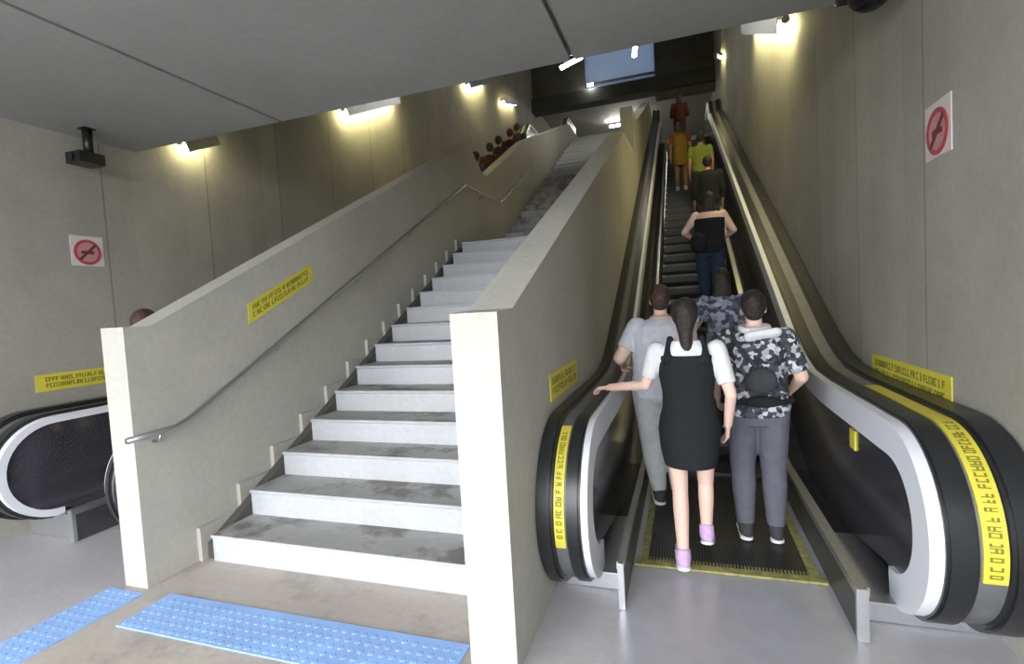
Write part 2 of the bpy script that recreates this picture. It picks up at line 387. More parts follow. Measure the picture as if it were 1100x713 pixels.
def escalator(xa, xb, lim_a, lim_b, ny, label, sh=0., main=True):
    """xa, xb: the two skirts; lim_a, lim_b: outer ends of the balustrades"""
    es = empty('escalator', ((xa + xb) / 2, 3.0, 0), label, 'escalator')
    ox, oy = es.location.x, es.location.y
    def put(name, bm, mats, parent=es, smooth=False, bevel=0.):
        bmesh.ops.translate(bm, verts=bm.verts, vec=(-ox, -oy, 0)); return obj(name, bm, mats, parent, smooth, bevel)
    R = .48 if main else .42
    path = rail_path(ny, sh, R)
    dz = lambda y: deck_z(y, sh)
    pl = ny + (.21 if main else .36)
    ys = [pl, ny + .75] + [y - sh for y in (4.15, 4.7, 5.0, 5.3)] + [6 + k - sh for k in range(13)] + [18.8 - sh, 20 - sh]
    for s, x, lim in ((-1, xa, lim_a), (1, xb, lim_b)):
        W = abs(lim - x) / .63
        X = lambda d: x + s * d * W                       # distance outwards from the skirt
        def bx(a, b_): return (X(a), X(b_)) if s > 0 else (X(b_), X(a))
        rw = .18 if main else .062
        inner = offset(path, rw)
        poly = [p for p in inner[1:]]
        low = [(y, dz(y) - .22) for y in ys[::-1] if y > ny + .8]
        bm = bmesh.new(); prism(bm, poly + low, *bx(.245, .30)); pn = put('balustrade_panel', bm, M['panel'])
        bm = bmesh.new(); band(bm, path[1:], .012, rw + .005, *bx(.22, .30)); put('steel_ring', bm, M['ring'], pn, 'angle')
        if s > 0:
            bm = bmesh.new(); box(bm, X(.235), X(.245), 3.62, 3.72, .68, .80); put('warning_sticker', bm, M['yellow'], pn)
        hrl = bmesh.new(); band(hrl, path, -.012, .05, *bx(.275, .39)); h = put('handrail', hrl, M['rubber'], es, 'angle', .012)
        bm = bmesh.new(); band(bm, path, .004, .06, *bx(.385, .50)); put('guide_strip', bm, M['guide'], h, 'angle')
        # yellow sticker with dark lettering laid along the guide strip over the newel
        cy, cz = ny + R, .54
        a = arc((cy, cz), R, 192, 92, 26) + [(4.0, cz + R)] if s > 0 else arc((cy, cz), R, 196, 112, 24)
        if not main: a = []
        if a:
         bm = bmesh.new(); band(bm, a, -.006, .01, *bx(.40, .485)); sk = put('sticker', bm, M['yellow'], h, 'angle'); sk['label'] = 'yellow sticker with dark lettering along the handrail'
         bm = bmesh.new(); rr = random.Random(3)
         ang = 189.
         while ang > (100 if s > 0 else 118):
             wd = rr.choice((1.5, 1.8, 2.0))
             band(bm, arc((cy, cz), R, ang, ang - .45, 1), -.009, -.004, *bx(.42, .465))
             for u in rr.sample(((.42, .428), (.438, .446), (.457, .465)), 2): band(bm, arc((cy, cz), R, ang - .4, ang - wd, 1), -.009, -.004, *bx(*u))
             if rr.random() < .5: band(bm, arc((cy, cz), R, ang - wd, ang - wd - .45, 1), -.009, -.004, *bx(.42, .465))
             ang -= wd + rr.choice((1.1, 1.1, 1.1, 2.6))
         put('lettering', bm, M['ink'], sk)['kind'] = 'stuff'
        bm = bmesh.new(); band(bm, path, -.03, .10, *bx(.49, .628)); put('outer_cover', bm, M['rubber'], es, 'angle', .015)
        # body under the handrail, between the cover and the panel
        bm = bmesh.new(); prism(bm, offset(path, .055)[1:] + [(y, dz(y) - .2) for y in ys[::-1] if y > ny + .6], *bx(.31, .60)); put('casing', bm, M['steel_dark'])
        # low inner deck and skirt with its front plate
        bm = bmesh.new()
        prism(bm, [(y, dz(y)) for y in ys] + [(y, max(dz(y) - .6, .004)) for y in ys[::-1]], *bx(0, .03)); put('skirt', bm, M['skirt'])
        bm = bmesh.new()
        prism(bm, [(y, dz(y) + .012) for y in ys] + [(y, dz(y) - .03) for y in ys[::-1]], *bx(-.004, .055)); put('deck', bm, M['steel'], es)
        bm = bmesh.new()
        prism(bm, [(y, max(dz(y) - .19, .03)) for y in ys[1:]] + [(y, max(dz(y) - .4, .006)) for y in ys[:0:-1]], *bx(.03, .27)); put('channel', bm, M['skirt'], es)
        bm = bmesh.new(); box(bm, *bx(-.006, .045), pl - .025, pl + .005, .004, .262); put('end_plate', bm, M['steel'], es, False, .003)
        bm = bmesh.new(); box(bm, *bx(.05, .62), ny + .38, ny + 1.2, .004, .10 if main else .2); put('newel_foot', bm, M['steel'], es, False, .004)
    # landing plate, comb, steps
    bm = bmesh.new(); box(bm, xa - .02, xb + .02, 2.3 if main else 2.9, 3.22, .0005, .003); put('landing_plate', bm, M['steel_plate'])
    bm = bmesh.new(); box(bm, xa + .01, xb - .01, 3.235, 3.3, .003, .016)
    for k in range(int((xb - xa - .04) / .02)): box(bm, xa + .02 + k * .02, xa + .028 + k * .02, 3.3, 3.345, .008, .016)
    put('comb_plate', bm, M['yellow_line'])
    bm = bmesh.new()
    w0, w1 = xa + .04, xb - .04
    box(bm, w0 + .05, w1 - .05, 0, STEP_D - .004, -.03, 0)                     # tread
    prism(bm, [(0.004, -.03), (.02, -.12), (.06, -.2), (.09, -.2), (.06, -.12), (.05, -.03)], w0, w1)   # curved riser
    box(bm, w0, w0 + .05, 0, STEP_D - .004, -.03, 0, 1); box(bm, w1 - .05, w1, 0, STEP_D - .004, -.03, 0, 1)
    bmesh.ops.translate(bm, verts=bm.verts, vec=(-ox, 0, 0))
    s0 = obj('step', bm, [M['step'], M['yellow_line']], es)
    for i in range(39 - round(sh / STEP_D)):
        o = s0 if i == 0 else s0.copy()
        if i: C.objects.link(o)
        o.location = (0, 3.3 + i * STEP_D - oy, step_z(i + round(sh / STEP_D))); o.parent = es
    bm = bmesh.new(); prism(bm, [(3.35, -.1), (4.7 - sh, -.25), (18.9 - sh, 6.6), (18.9 - sh, .01), (3.35, -.24)], xa + .01, xb - .01); put('truss', bm, M['black'])
    return es
M['steel_plate'] = plain('landing_plate_metal', (.46, .46, .49), .34, .25, noise=.07, scale=7)
escalator(-.37, .73, PB1 + .003, XR - .003, 2.55, 'crowded escalator with black handrails between tall parapet and the bare side wall')
escalator(-4.70, -3.87, -5.33, PA0 - .003, 2.32, 'escalator behind the stair parapet, only its curved handrail end showing', .8, False)

# ------------------------------------------------------------------ signs
def letters(bm, u0, u1, v0, v1, put, rows, seed):
    rr = random.Random(seed); h = (v1 - v0) / rows
    for r in range(rows):
        u = u0; vb = v1 - (r + 1) * h + h * .18; vt = v1 - r * h - h * .12; H_ = vt - vb; t = H_ * .2
        while u < u1 - H_ * .5:
            w = H_ * rr.choice((.45, .55, .6))
            put(bm, u, u + t, vb, vt)
            k = rr.randrange(4)
            if k in (0, 1): put(bm, u + t, u + w, vt - t, vt)
            if k in (0, 2): put(bm, u + t, u + w, vb, vb + t)
            if k in (1, 3): put(bm, u + t, u + w, (vb + vt) / 2 - t / 2, (vb + vt) / 2 + t / 2)
            if k == 3: put(bm, u + w - t, u + w, vb, vt)
            u += w + H_ * rr.choice((.16, .16, .16, .5))
def wall_sign(x, s, y0, y1, z0, z1, slope, label, seed, rows=2, flip=False):
    """yellow plate on a wall facing s along X; slope lets it follow the stairs"""
    o = empty('wall_sign', (x, y0, z0), label, 'sign')
    def sh(bm):
        for v in bm.verts: v.co.z += slope * v.co.y
        return bm
    L_ = y1 - y0; h = z1 - z0
    bm = bmesh.new(); box(bm, min(0, s * .006), max(0, s * .006), 0, L_, 0, h); obj('plate', sh(bm), M['yellow'], o)
    bm = bmesh.new()
    def put(bm, a, b_, c, d): box(bm, min(s * .006, s * .008), max(s * .006, s * .008), *((L_ - b_, L_ - a) if s < 0 else (a, b_)), c, d)
    letters(bm, L_ * .06, L_ * .94, h * .14, h * .86, put, rows, seed)
    obj('lettering', sh(bm), M['ink'], o)['kind'] = 'stuff'
wall_sign(XR - .001, -1, 3.36, 4.60, .985, 1.175, 0, 'long yellow lettered sign on the side wall above the near escalator handrail', 1)
wall_sign(XL + .001, 1, 2.94, 4.2, 1.16, 1.315, 0, 'yellow lettered sign on the far wall above the other escalator', 2)
wall_sign(PA1 + .001, 1, 3.26, 4.05, 1.665, 1.83, .47, 'slanting yellow lettered sign on the parapet above the stair handrail', 3)
wall_sign(PB1 + .001, 1, 2.98, 3.78, 1.10, 1.27, 0, 'small yellow lettered sign on the tall parapet beside the crowded escalator', 4)
def ban_sign(x, s, y, z, sz, label):
    o = empty('prohibition_sign', (x, y, z), label, 'sign')
    t = lambda a, b_: (min(s * a, s * b_), max(s * a, s * b_))
    bm = bmesh.new(); box(bm, *t(0, .006), -sz / 2, sz / 2, -sz / 2, sz / 2); obj('plate', bm, M['white'], o, bevel=.002)
    def disc(r0, r1, a, b_, n=32):
        bm = bmesh.new(); V = []
        for xx in (s * a, s * b_):
            V.append([[bm.verts.new((xx, r * math.cos(2 * PI * k / n), r * math.sin(2 * PI * k / n) - sz * .04)) for k in range(n)] for r in (r0, r1)])
        for k in range(n):
            q = (k + 1) % n
            for A, B in ((V[0][0], V[0][1]), (V[0][1], V[1][1]), (V[1][1], V[1][0]), (V[1][0], V[0][0])): bm.faces.new((A[k], A[q], B[q], B[k]))
        return bm
    obj('field', disc(.001, sz * .36, .006, .008), M['pink'], o)
    bm = bmesh.new()
    prism(bm, [(-sz * .2, -sz * .10), (sz * .2, -sz * .10), (sz * .2, 0.), (sz * .08, sz * .02), (-sz * .2, 0.)], *t(.008, .010)); obj('pictogram', bm, M['darkred'], o)
    obj('ring', disc(sz * .33, sz * .42, .006, .011), M['red'], o)
    bm = bmesh.new(); box(bm, *t(.008, .013), -sz * .36, sz * .36, -sz * .04, sz * .04)
    bmesh.ops.rotate(bm, verts=bm.verts, cent=(0, 0, 0), matrix=Matrix.Rotation(PI / 4 * s, 3, 'X'))
    bmesh.ops.translate(bm, verts=bm.verts, vec=(0, 0, -sz * .04)); obj('slash', bm, M['darkred'], o)
ban_sign(XR - .001, -1, 3.48, 2.53, .30, 'white and red prohibition sign high on the wall above the near escalator')
ban_sign(XL + .001, 1, 3.47, 2.46, .29, 'faded red prohibition sign on the far wall above the other escalator')

# ------------------------------------------------------------------ ceiling fixtures
cm = empty('security_camera', (-5.2, 3.38, CZ), 'black security camera hanging from the ceiling near the far wall', 'camera')
bm = bmesh.new(); box(bm, -.05, .05, -.05, .05, -.012, 0); obj('base', bm, M['black'], cm)
bm = bmesh.new(); tube(bm, [(0, 0, -.01), (0, 0, -.24)], .04); obj('bracket', bm, M['black'], cm, True)
bm = bmesh.new(); box(bm, -.13, .06, -.12, .10, -.33, -.23); obj('body', bm, M['black'], cm, bevel=.01)
bm = bmesh.new(); tube(bm, [(-.04, -.115, -.28), (-.04, -.14, -.28)], .035, 16); obj('lens', bm, M['lens'], cm)
dm = empty('dome_camera', (1.16, 3.84, CZ), 'black rounded camera housing under the ceiling by the near wall', 'camera')
bm = bmesh.new(); box(bm, -.15, .15, -.15, .15, -.04, 0); obj('base', bm, M['black'], dm, bevel=.02)
bm = bmesh.new(); bmesh.ops.create_uvsphere(bm, u_segments=20, v_segments=12, radius=.13); bmesh.ops.translate(bm, verts=bm.verts, vec=(0, 0, -.04))
obj('dome', bm, M['lens'], dm, True)

def tube_lamp(x, y, z, L_, slope, mat, label, drop=.0):
    o = empty('wall_lamp', (x, y, z), label, 'lamp')
    d = Vector((0, 1, slope)).normalized() * L_ / 2
    bm = bmesh.new(); tube(bm, [-d, d], .045, 10); obj('tube', bm, mat, o, True)
    n = Vector((0, -slope, 1)).normalized()
    inw = Vector((1, 0, 0)) if x < 0 else Vector((-1, 0, 0))
    bm = bmesh.new(); a, b_ = -d * 1.05 + inw * .09, d * 1.05 + inw * .09
    V = [bm.verts.new(p + q) for p in (a, b_) for q in (n * .1, n * .1 + inw * .01, -n * .062 + inw * .01, -n * .062)]
    for k in range(4): bm.faces.new((V[k], V[(k + 1) % 4], V[4 + (k + 1) % 4], V[4 + k]))
    bm.faces.new(V[:4][::-1]); bm.faces.new(V[4:]); obj('cover', bm, M['steel_dark'], o)  # cover added to keep the tube's light off the stairs
    bm = bmesh.new(); tube(bm, [-d * 1.03 + n * .07, d * 1.03 + n * .07], .05, 6); obj('housing', bm, M['steel_dark'], o)
G = 'tube lamps along the shaft roof'
tube_lamp(XL + .12, 4.7, shaft(4.7) - .12, .45, .4665, M['lamp_dim'], 'dim tube lamp at the lower end of the far wall', 0)
tube_lamp(XL + .12, 8.5, shaft(8.5) - .16, 1.9, .4665, M['lamp_warm'], 'warm tube lamp on the far wall above the parapet')
tube_lamp(XL + .12, 14.0, shaft(14.0) - .22, 1.6, .4665, M['lamp_warm'], 'warm tube lamp high on the far wall near the dark end wall')
tube_lamp(XL + .12, 17.0, 8.55, 1.6, .3, M['lamp_dim'], 'faint lower tube lamp on the far wall near the top of the escalator')
tube_lamp(XR - .12, 8.6, shaft(8.6) - .2, 3.6, .4665, M['lamp_warm'], 'long bright tube lamp on the near wall below the shaft roof')
tube_lamp(XR - .12, 16.8, shaft(16.8) - .9, 1.6, .4665, M['lamp_dim'], 'tube lamp low on the near wall near the top of the escalator')
def hall_lamp(x, y, z, l, ang, label):
    o = empty('ceiling_lamp', (x, y, z), label, 'lamp')
    d = Vector((math.cos(ang), 0, math.sin(ang))) * l / 2
    bm = bmesh.new(); tube(bm, [-d, d], .05, 10); obj('tube', bm, M['lamp_white'], o, True)
    bm = bmesh.new(); tube(bm, [-d + Vector((0, .07, .05)), d + Vector((0, .07, .05))], .05, 6); obj('housing', bm, M['steel_dark'], o)
hall_lamp(-2.52, 13.4, shaft(13.4) - .17, .6, .3, 'white tube lamp hanging at the window corner by the dark wall')
hall_lamp(-.92, 13.4, shaft(13.4) - .2, .28, 1.4, 'short white lamp hanging in front of the bluish window')
hall_lamp(-3.1, 20.2, 9.95, .2, 0, 'tiny white lamp at the lower corner of the bluish window')
hall_lamp(-2.2, 24.0, 9.5, 1.4, 0, 'white tube lamp added beyond the dark beam to brighten the concourse')  # lamp added to brighten the upper level

# ------------------------------------------------------------------ people
def capsule(bm, a, b, ra, rb, n=14, cap0=True, cap1=True, flat=1., up=None):
    a, b = Vector(a), Vector(b); ax = b - a
    if ax.length < 1e-6: ax = Vector((0, 0, 1e-4))
    t = ax.normalized(); u = (up.copy() if up else t.orthogonal()); u = (u - t * u.dot(t)).normalized(); v = t.cross(u)
    prof = []
    if cap0: prof += [(a - t * ra * math.cos(k * PI / 8), ra * math.sin(k * PI / 8)) for k in range(1, 4)]
    prof += [(a, ra), (a + ax * .5, (ra + rb) / 2), (b, rb)]
    if cap1: prof += [(b + t * rb * math.sin(k * PI / 8), rb * math.cos(k * PI / 8)) for k in range(1, 4)]
    rings = [[bm.verts.new(c + u * (r * flat * math.cos(2 * PI * k / n)) + v * (r * math.sin(2 * PI * k / n))) for k in range(n)] for c, r in prof]
    for p, q in zip(rings, rings[1:]):
        for k in range(n): bm.faces.new((p[k], p[(k + 1) % n], q[(k + 1) % n], q[k]))
    bm.faces.new(rings[0][::-1]); bm.faces.new(rings[-1])

def loft(bm, rings, n=20):
    """rings: (centre, rx, ry) stacked upwards"""
    R_ = [[bm.verts.new((c[0] + rx * math.cos(2 * PI * k / n), c[1] + ry * math.sin(2 * PI * k / n), c[2])) for k in range(n)] for c, rx, ry in rings]
    for p, q in zip(R_, R_[1:]):
        for k in range(n): bm.faces.new((p[k], p[(k + 1) % n], q[(k + 1) % n], q[k]))
    bm.faces.new(R_[0][::-1]); bm.faces.new(R_[-1])

def ellipsoid(bm, c, r, n=18):
    ret = bmesh.ops.create_uvsphere(bm, u_segments=n, v_segments=n // 2 + 2, radius=1)
    for v in ret['verts']: v.co = Vector((c[0] + v.co.x * r[0], c[1] + v.co.y * r[1], c[2] + v.co.z * r[2]))

def fuse(name, bm, mats, parent, voxel, smooth=5):
    """fuse overlapping closed pieces into one continuous smooth skin"""
    bmesh.ops.recalc_face_normals(bm, faces=bm.faces)
    me = bpy.data.meshes.new(name); bm.to_mesh(me); bm.free()
    t = bpy.data.objects.new('tmp', me); C.objects.link(t)
    r = t.modifiers.new('r', 'REMESH'); r.mode = 'VOXEL'; r.voxel_size = voxel
    s = t.modifiers.new('s', 'SMOOTH'); s.factor = .5; s.iterations = smooth
    dg = bpy.context.evaluated_depsgraph_get(); dg.update()
    m2 = bpy.data.meshes.new_from_object(t.evaluated_get(dg))
    bpy.data.objects.remove(t); bpy.data.meshes.remove(me)
    m2.name = name; m2.materials.clear()
    return link(name, m2, mats, parent, True)

def hand(bm, w, d, n, side, curl, s):
    """palm + four fingers of different lengths + thumb. w wrist, d direction of the hand, n back-of-hand normal, side +1/-1: where the thumb leaves"""
    d = d.normalized(); n = (n - d * n.dot(d)).normalized(); t = d.cross(n) * side
    pal = w + d * .085 * s
    for k in (-1, 0, 1): capsule(bm, w + d * .02 * s + t * .012 * k * s, pal + t * .026 * k * s, .016 * s, .015 * s, 8)
    for k, L_ in ((1.5, .070), (.5, .078), (-.5, .073), (-1.5, .058)):
        p = pal + t * k * .018 * s; dd = d; 
        for j, f in enumerate((.45, .32, .23)):
            dd = (dd * math.cos(curl) - n * math.sin(curl)).normalized() if j else (d * math.cos(curl * .5) - n * math.sin(curl * .5) + t * k * .05).normalized()
            nn = n if j == 0 else nn
            q = p + dd * L_ * f * s; capsule(bm, p, q, .0098 * s - j * .0007, .0092 * s - j * .0007, 8); p = q
            n2 = n
    p = w + d * .03 * s + t * .022 * s
    q = p + (d * .6 + t * .75 - n * .2).normalized() * .042 * s; capsule(bm, p, q, .014 * s, .011 * s, 8)
    capsule(bm, q, q + (d * .9 + t * .25 - n * .3).normalized() * .034 * s, .0105 * s, .009 * s, 8)

def person(label, loc, rz=0., h=1.68, pose=None, wear=(), hair='short', skin='skin', hairm='hair', vox=.009, group=None, female=False, lean=(0, 0), build=1.):
    s = h / 1.7
    o = empty('person', (loc[0], loc[1], loc[2] + .008 * s), label, 'person', group, rz)
    b_ = build
    J = dict(hipL=(-.09, 0, .9), hipR=(.09, 0, .9), kneeL=(-.095, .015, .49), kneeR=(.095, .015, .49), ankL=(-.095, -.03, .085), ankR=(.095, -.03, .085),
             shL=(-.18, 0, 1.385), shR=(.18, 0, 1.385), elL=(-.235, -.03, 1.10), elR=(.235, -.03, 1.10), wrL=(-.235, .05, .86), wrR=(.235, .05, .86), head=(0, .03, 1.59))
    pose = pose or {}
    lx, ly = lean
    def LN(p):
        k = max(p[2] - .92, 0); return Vector((p[0] + lx * k, p[1] + ly * k, p[2]))
    for k in ('shL', 'shR', 'head'): J[k] = LN(J[k])
    if not ('elL' in pose): J['elL'] = LN(J['elL'])
    if not ('elR' in pose): J['elR'] = LN(J['elR'])
    J.update({k: v for k, v in pose.items() if k in J}); J = {k: Vector(v) * s for k, v in J.items()}
    curlL = pose.get('curlL', .5)
    tors = [(.83, .145, .105), (.92, .168, .12), (1.02, .142 if female else .15, .10), (1.12, .138 if female else .152, .10), (1.24, .16, .11), (1.33, .172, .108), (1.395, .15, .088), (1.44, .075, .065), (1.47, .055, .056)]
    def tor(grow=0., z0=0., z1=9., extra=None):
        out = []
        for z, rx, ry in tors:
            if z0 <= z <= z1:
                c = LN((0, 0, z)) * s; out.append((c, (rx * b_ + grow) * s, (ry * b_ + grow) * s))
        return out
    def arm(bm, side, g0=0., part=1., g_end=None, capend=True):
        sh, el, wr = J['sh' + side], J['el' + side], J['wr' + side]
        r0, r1, r2 = (.052 * b_ + g0) * s, (.039 * b_ + g0) * s, (.027 + g0) * s
        if part <= 1.:
            e = sh + (el - sh) * part; capsule(bm, sh, e, r0, r0 + (r1 - r0) * part, 14, True, capend)
        else:
            capsule(bm, sh, el, r0, r1, 14); q = part - 1; e = el + (wr - el) * q; capsule(bm, el, e, r1 * 1.02, r1 + (r2 - r1) * q, 14, True, capend)
    def leg(bm, side, g=0., part=2., capend=True):
        hp, kn, an = J['hip' + side], J['knee' + side], J['ank' + side]
        r0, r1, r2 = (.088 * b_ + g) * s, (.056 * b_ + g) * s, (.036 + g) * s
        if part <= 1.: capsule(bm, hp, hp + (kn - hp) * part, r0, r0 + (r1 - r0) * part, 16, True, capend); return
        capsule(bm, hp, kn, r0, r1, 16)
        q = part - 1; c = kn + (an - kn) * .3 + Vector((0, -.018 * s, 0)); rc = (.055 * b_ + g * .9) * s
        capsule(bm, kn, c, r1 * .96, rc, 16)
        e = kn + (an - kn) * q; capsule(bm, c, e, rc, rc + (r2 - rc) * max(0, (q - .3) / .7), 16, True, capend)
    # ---- body: one skin
    bm = bmesh.new(); loft(bm, tor())
    H_ = J['head']; nb = LN((0, -.005, 1.42)) * s
    capsule(bm, nb, H_ + Vector((0, -.012, -.05)) * s, .054 * s, .05 * s)
    ellipsoid(bm, H_ + Vector((0, -.008, .02)) * s, (.073 * s, .092 * s, .098 * s))
    ellipsoid(bm, H_ + Vector((0, .022, -.045)) * s, (.056 * s, .066 * s, .07 * s))
    capsule(bm, H_ + Vector((0, .088, .01)) * s, H_ + Vector((0, .104, -.025)) * s, .008 * s, .013 * s, 8)      # nose
    capsule(bm, H_ + Vector((-.02, .084, -.062)) * s, H_ + Vector((.02, .084, -.062)) * s, .008 * s, .008 * s, 8)  # lips
    for k in (-1, 1): ellipsoid(bm, H_ + Vector((.074 * k, -.005, -.005)) * s, (.011 * s, .022 * s, .032 * s), 10)
    for sd, k in (('L', -1), ('R', 1)):
        arm(bm, sd, part=2.)
        d = (J['wr' + sd] - J['el' + sd]).normalized()
        n = pose.get('n' + sd); n = Vector(n) if n else Vector((k, 0, 0)) 
        if abs(n.normalized().dot(d)) > .9: n = Vector((0, 0, 1))
        hand(bm, J['wr' + sd], Vector(pose.get('d' + sd, d)), n, pose.get('t' + sd, 1 if k < 0 else -1), pose.get('curl' + sd, .35), s)
        leg(bm, sd)
        an = J['ank' + sd]; tf = Vector(pose.get('f' + sd, (.02 * k, .17, -.052))) * s
        capsule(bm, an + Vector((0, -.025, -.04)) * s, an + tf, .036 * s, .030 * s, 12, flat=.8)
    body = fuse('body', bm, M[skin], o, vox, 4)
    bm = bmesh.new()
    for k in (-1, 1):
        bm2 = bmesh.new(); ellipsoid(bm2, H_ + Vector((.029 * k, .079, .008)) * s, (.011 * s, .006 * s, .007 * s), 10); obj('eye', bm2, M['eye'], o, True)
    bm.free()
    # ---- hair
    bm = bmesh.new()
    ellipsoid(bm, H_ + Vector((0, -.018, .032)) * s, (.084 * s, .1 * s, .102 * s), 24)
    bmesh.ops.bisect_plane(bm, geom=bm.verts[:] + bm.edges[:] + bm.faces[:], plane_co=H_ + Vector((0, .05, .03)) * s, plane_no=Vector((0, 1, -.75)), clear_outer=True)
    bmesh.ops.holes_fill(bm, edges=[e for e in bm.edges if e.is_boundary])
    if hair == 'short': ellipsoid(bm, H_ + Vector((0, -.055, -.01)) * s, (.068 * s, .052 * s, .075 * s))
    if hair in ('long', 'pony'):
        ellipsoid(bm, H_ + Vector((0, -.055, -.005)) * s, (.072 * s, .055 * s, .09 * s))
    if hair == 'pony':
        capsule(bm, H_ + Vector((0, -.10, .05)) * s, H_ + Vector((0, -.135, -.03)) * s, .032 * s, .04 * s); capsule(bm, H_ + Vector((0, -.135, -.03)) * s, H_ + Vector((.015, -.125, -.24)) * s, .045 * s, .018 * s)
    if hair == 'tail':
        loft(bm, [(H_ + Vector((.005, -.09, -.29)) * s, .022 * s, .018 * s), (H_ + Vector((.004, -.105, -.2)) * s, .036 * s, .028 * s), (H_ + Vector((0, -.10, -.1)) * s, .044 * s, .036 * s), (H_ + Vector((0, -.075, -.03)) * s, .06 * s, .045 * s), (H_ + Vector((0, -.05, .06)) * s, .075 * s, .055 * s)])
    if hair == 'long':
        loft(bm, [(H_ + Vector((0, -.085, -.30)) * s, .055 * s, .025 * s), (H_ + Vector((0, -.085, -.22)) * s, .085 * s, .035 * s), (H_ + Vector((0, -.075, -.1)) * s, .092 * s, .045 * s), (H_ + Vector((0, -.05, 0)) * s, .088 * s, .06 * s)])
    if hair == 'bun': ellipsoid(bm, H_ + Vector((0, -.1, .09)) * s, (.045 * s, .045 * s, .045 * s))
    fuse('hair', bm, M[hairm], o, vox, 3)
    # ---- clothes
    for w in wear:
        kind, mat = w[0], w[1]; bm = bmesh.new()
        if kind in ('shirt', 'tee'):
            hem = w[2] if len(w) > 2 else .84
            g = .02 if kind == 'shirt' else .016
            rr = tor(g + .006, .83, 1.41)
            rr[-1] = (rr[-1][0], rr[-1][1] * .98, rr[-1][2])
            c = LN((0, 0, 1.45)) * s
            loft(bm, [(Vector((0, 0, hem)) * s, rr[0][1] * 1.02, rr[0][2] * 1.05)] + (rr if hem < .8 else rr[1:]) + [(c, .092 * s, .08 * s)])
            for sd in 'LR': arm(bm, sd, g, w[3] if len(w) > 3 else .62, capend=False)
        elif kind == 'tank':
            rr = tor(.02, .83, 1.34); loft(bm, rr)
            for k in (-1, 1): capsule(bm, LN((.1 * k, -.09, 1.3)) * s, LN((.09 * k, 0, 1.445)) * s, .024 * s, .02 * s); capsule(bm, LN((.09 * k, 0, 1.445)) * s, LN((.1 * k, .09, 1.3)) * s, .02 * s, .024 * s)
        elif kind == 'dress':
            hem = w[2]
            rr = tor(.032, 1.0, 1.3)
            loft(bm, [(Vector((0, 0, hem)) * s, .16 * s, .145 * s), (Vector((0, 0, hem + .1)) * s, .18 * s, .15 * s), (Vector((0, 0, .88)) * s, .19 * s, .152 * s), (Vector((0, 0, .96)) * s, .178 * s, .14 * s)] + rr + [(LN((0, 0, 1.36)) * s, .17 * s, .13 * s)])
            for k in (-1, 1): capsule(bm, LN((.115 * k, -.1, 1.33)) * s, LN((.095 * k, -.01, 1.46)) * s, .028 * s, .022 * s); capsule(bm, LN((.095 * k, -.01, 1.46)) * s, LN((.11 * k, .1, 1.33)) * s, .022 * s, .028 * s)
        elif kind in ('trousers', 'shorts', 'jeans'):
            g = .02
            loft(bm, [(Vector((0, 0, .8)) * s, (.15 * b_) * s, .12 * s), (Vector((0, 0, .92)) * s, (.168 * b_ + .014) * s, .134 * s), (Vector((0, 0, 1.0)) * s, (.15 * b_ + .012) * s, .118 * s)])
            for sd in 'LR': leg(bm, sd, g if kind != 'shorts' else .03, w[2] if len(w) > 2 else 1.96, False)
        elif kind == 'shoes':
            for sd, k in (('L', -1), ('R', 1)):
                an = J['ank' + sd]; tf = Vector(pose.get('f' + sd, (.02 * k, .17, -.052))) * s
                bm2 = bmesh.new(); capsule(bm2, an + Vector((0, -.032, -.038)) * s, an + tf + Vector((0, .015, 0)) * s, .047 * s, .04 * s, 14, flat=.8)
                capsule(bm2, an + Vector((0, -.02, -.03)) * s, an + Vector((0, -.005, .035)) * s, .048 * s, .046 * s, 14, True, False)
                sh_ = fuse('shoe', bm2, M[mat] if isinstance(mat, str) else mat, o, min(vox, .008), 3)
                bm2 = bmesh.new()
                a, e = an + Vector((0, -.04, -.075)) * s, an + tf + Vector((0, .02, -.028)) * s
                capsule(bm2, a, e, .046 * s, .041 * s, 14, flat=.35, up=Vector((0, .1, 1)))
                fuse('sole', bm2, M['sole'], sh_, min(vox, .008), 1)
            bm.free(); continue
        elif kind == 'belt_bag':
            ellipsoid(bm, Vector((.03, -.165, .98)) * s, (.12 * s, .035 * s, .04 * s))
            loft(bm, [(Vector((0, 0, .945)) * s, .205 * b_ * s, .155 * s), (Vector((0, 0, .985)) * s, .205 * b_ * s, .155 * s)])
        elif kind == 'sling_bag':
            ellipsoid(bm, Vector((.02, -.17, 1.12)) * s, (.10 * s, .045 * s, .085 * s))
            pts = [LN((-.15, -.02, 1.45)), LN((-.12, -.125, 1.36)), LN((0, -.15, 1.2)), LN((.15, -.125, 1.06)), LN((.19, 0, 1.02))]
            for p, q in zip(pts, pts[1:]): capsule(bm, p * s, q * s, .016 * s, .016 * s, 8)
        elif kind == 'collar':
            pts = [LN((.085 * math.sin(a), -.012 - .085 * math.cos(a), 1.455 - .012 * math.cos(a))) for a in [k * PI / 5 - PI * .8 for k in range(9)]]
            for p, q in zip(pts, pts[1:]): capsule(bm, p * s, q * s, .026 * s, .026 * s, 10)
            capsule(bm, LN((-.03, -.115, 1.405)) * s, LN((.12, -.1, 1.43)) * s, .05 * s, .042 * s, flat=.6)
        elif kind == 'bag':
            c = Vector(w[2]) * s; ellipsoid(bm, c, tuple(v * s for v in w[3]))
            capsule(bm, c + Vector((0, 0, w[3][2])) * s, Vector(w[4]) * s, .012 * s, .012 * s, 8)
        nm = {'tee': 'shirt', 'tank': 'top', 'jeans': 'trousers', 'belt_bag': 'belt_bag'}.get(kind, kind)
        c_ = fuse(nm, bm, M[mat] if isinstance(mat, str) else mat, o, max(vox * .9, .006) if kind != 'bag' else .008, 5)
        if len(w) > 5: c_['label'] = w[5]
    return o
M['sole'] = plain('pale_sole', (.8, .8, .8), .6)
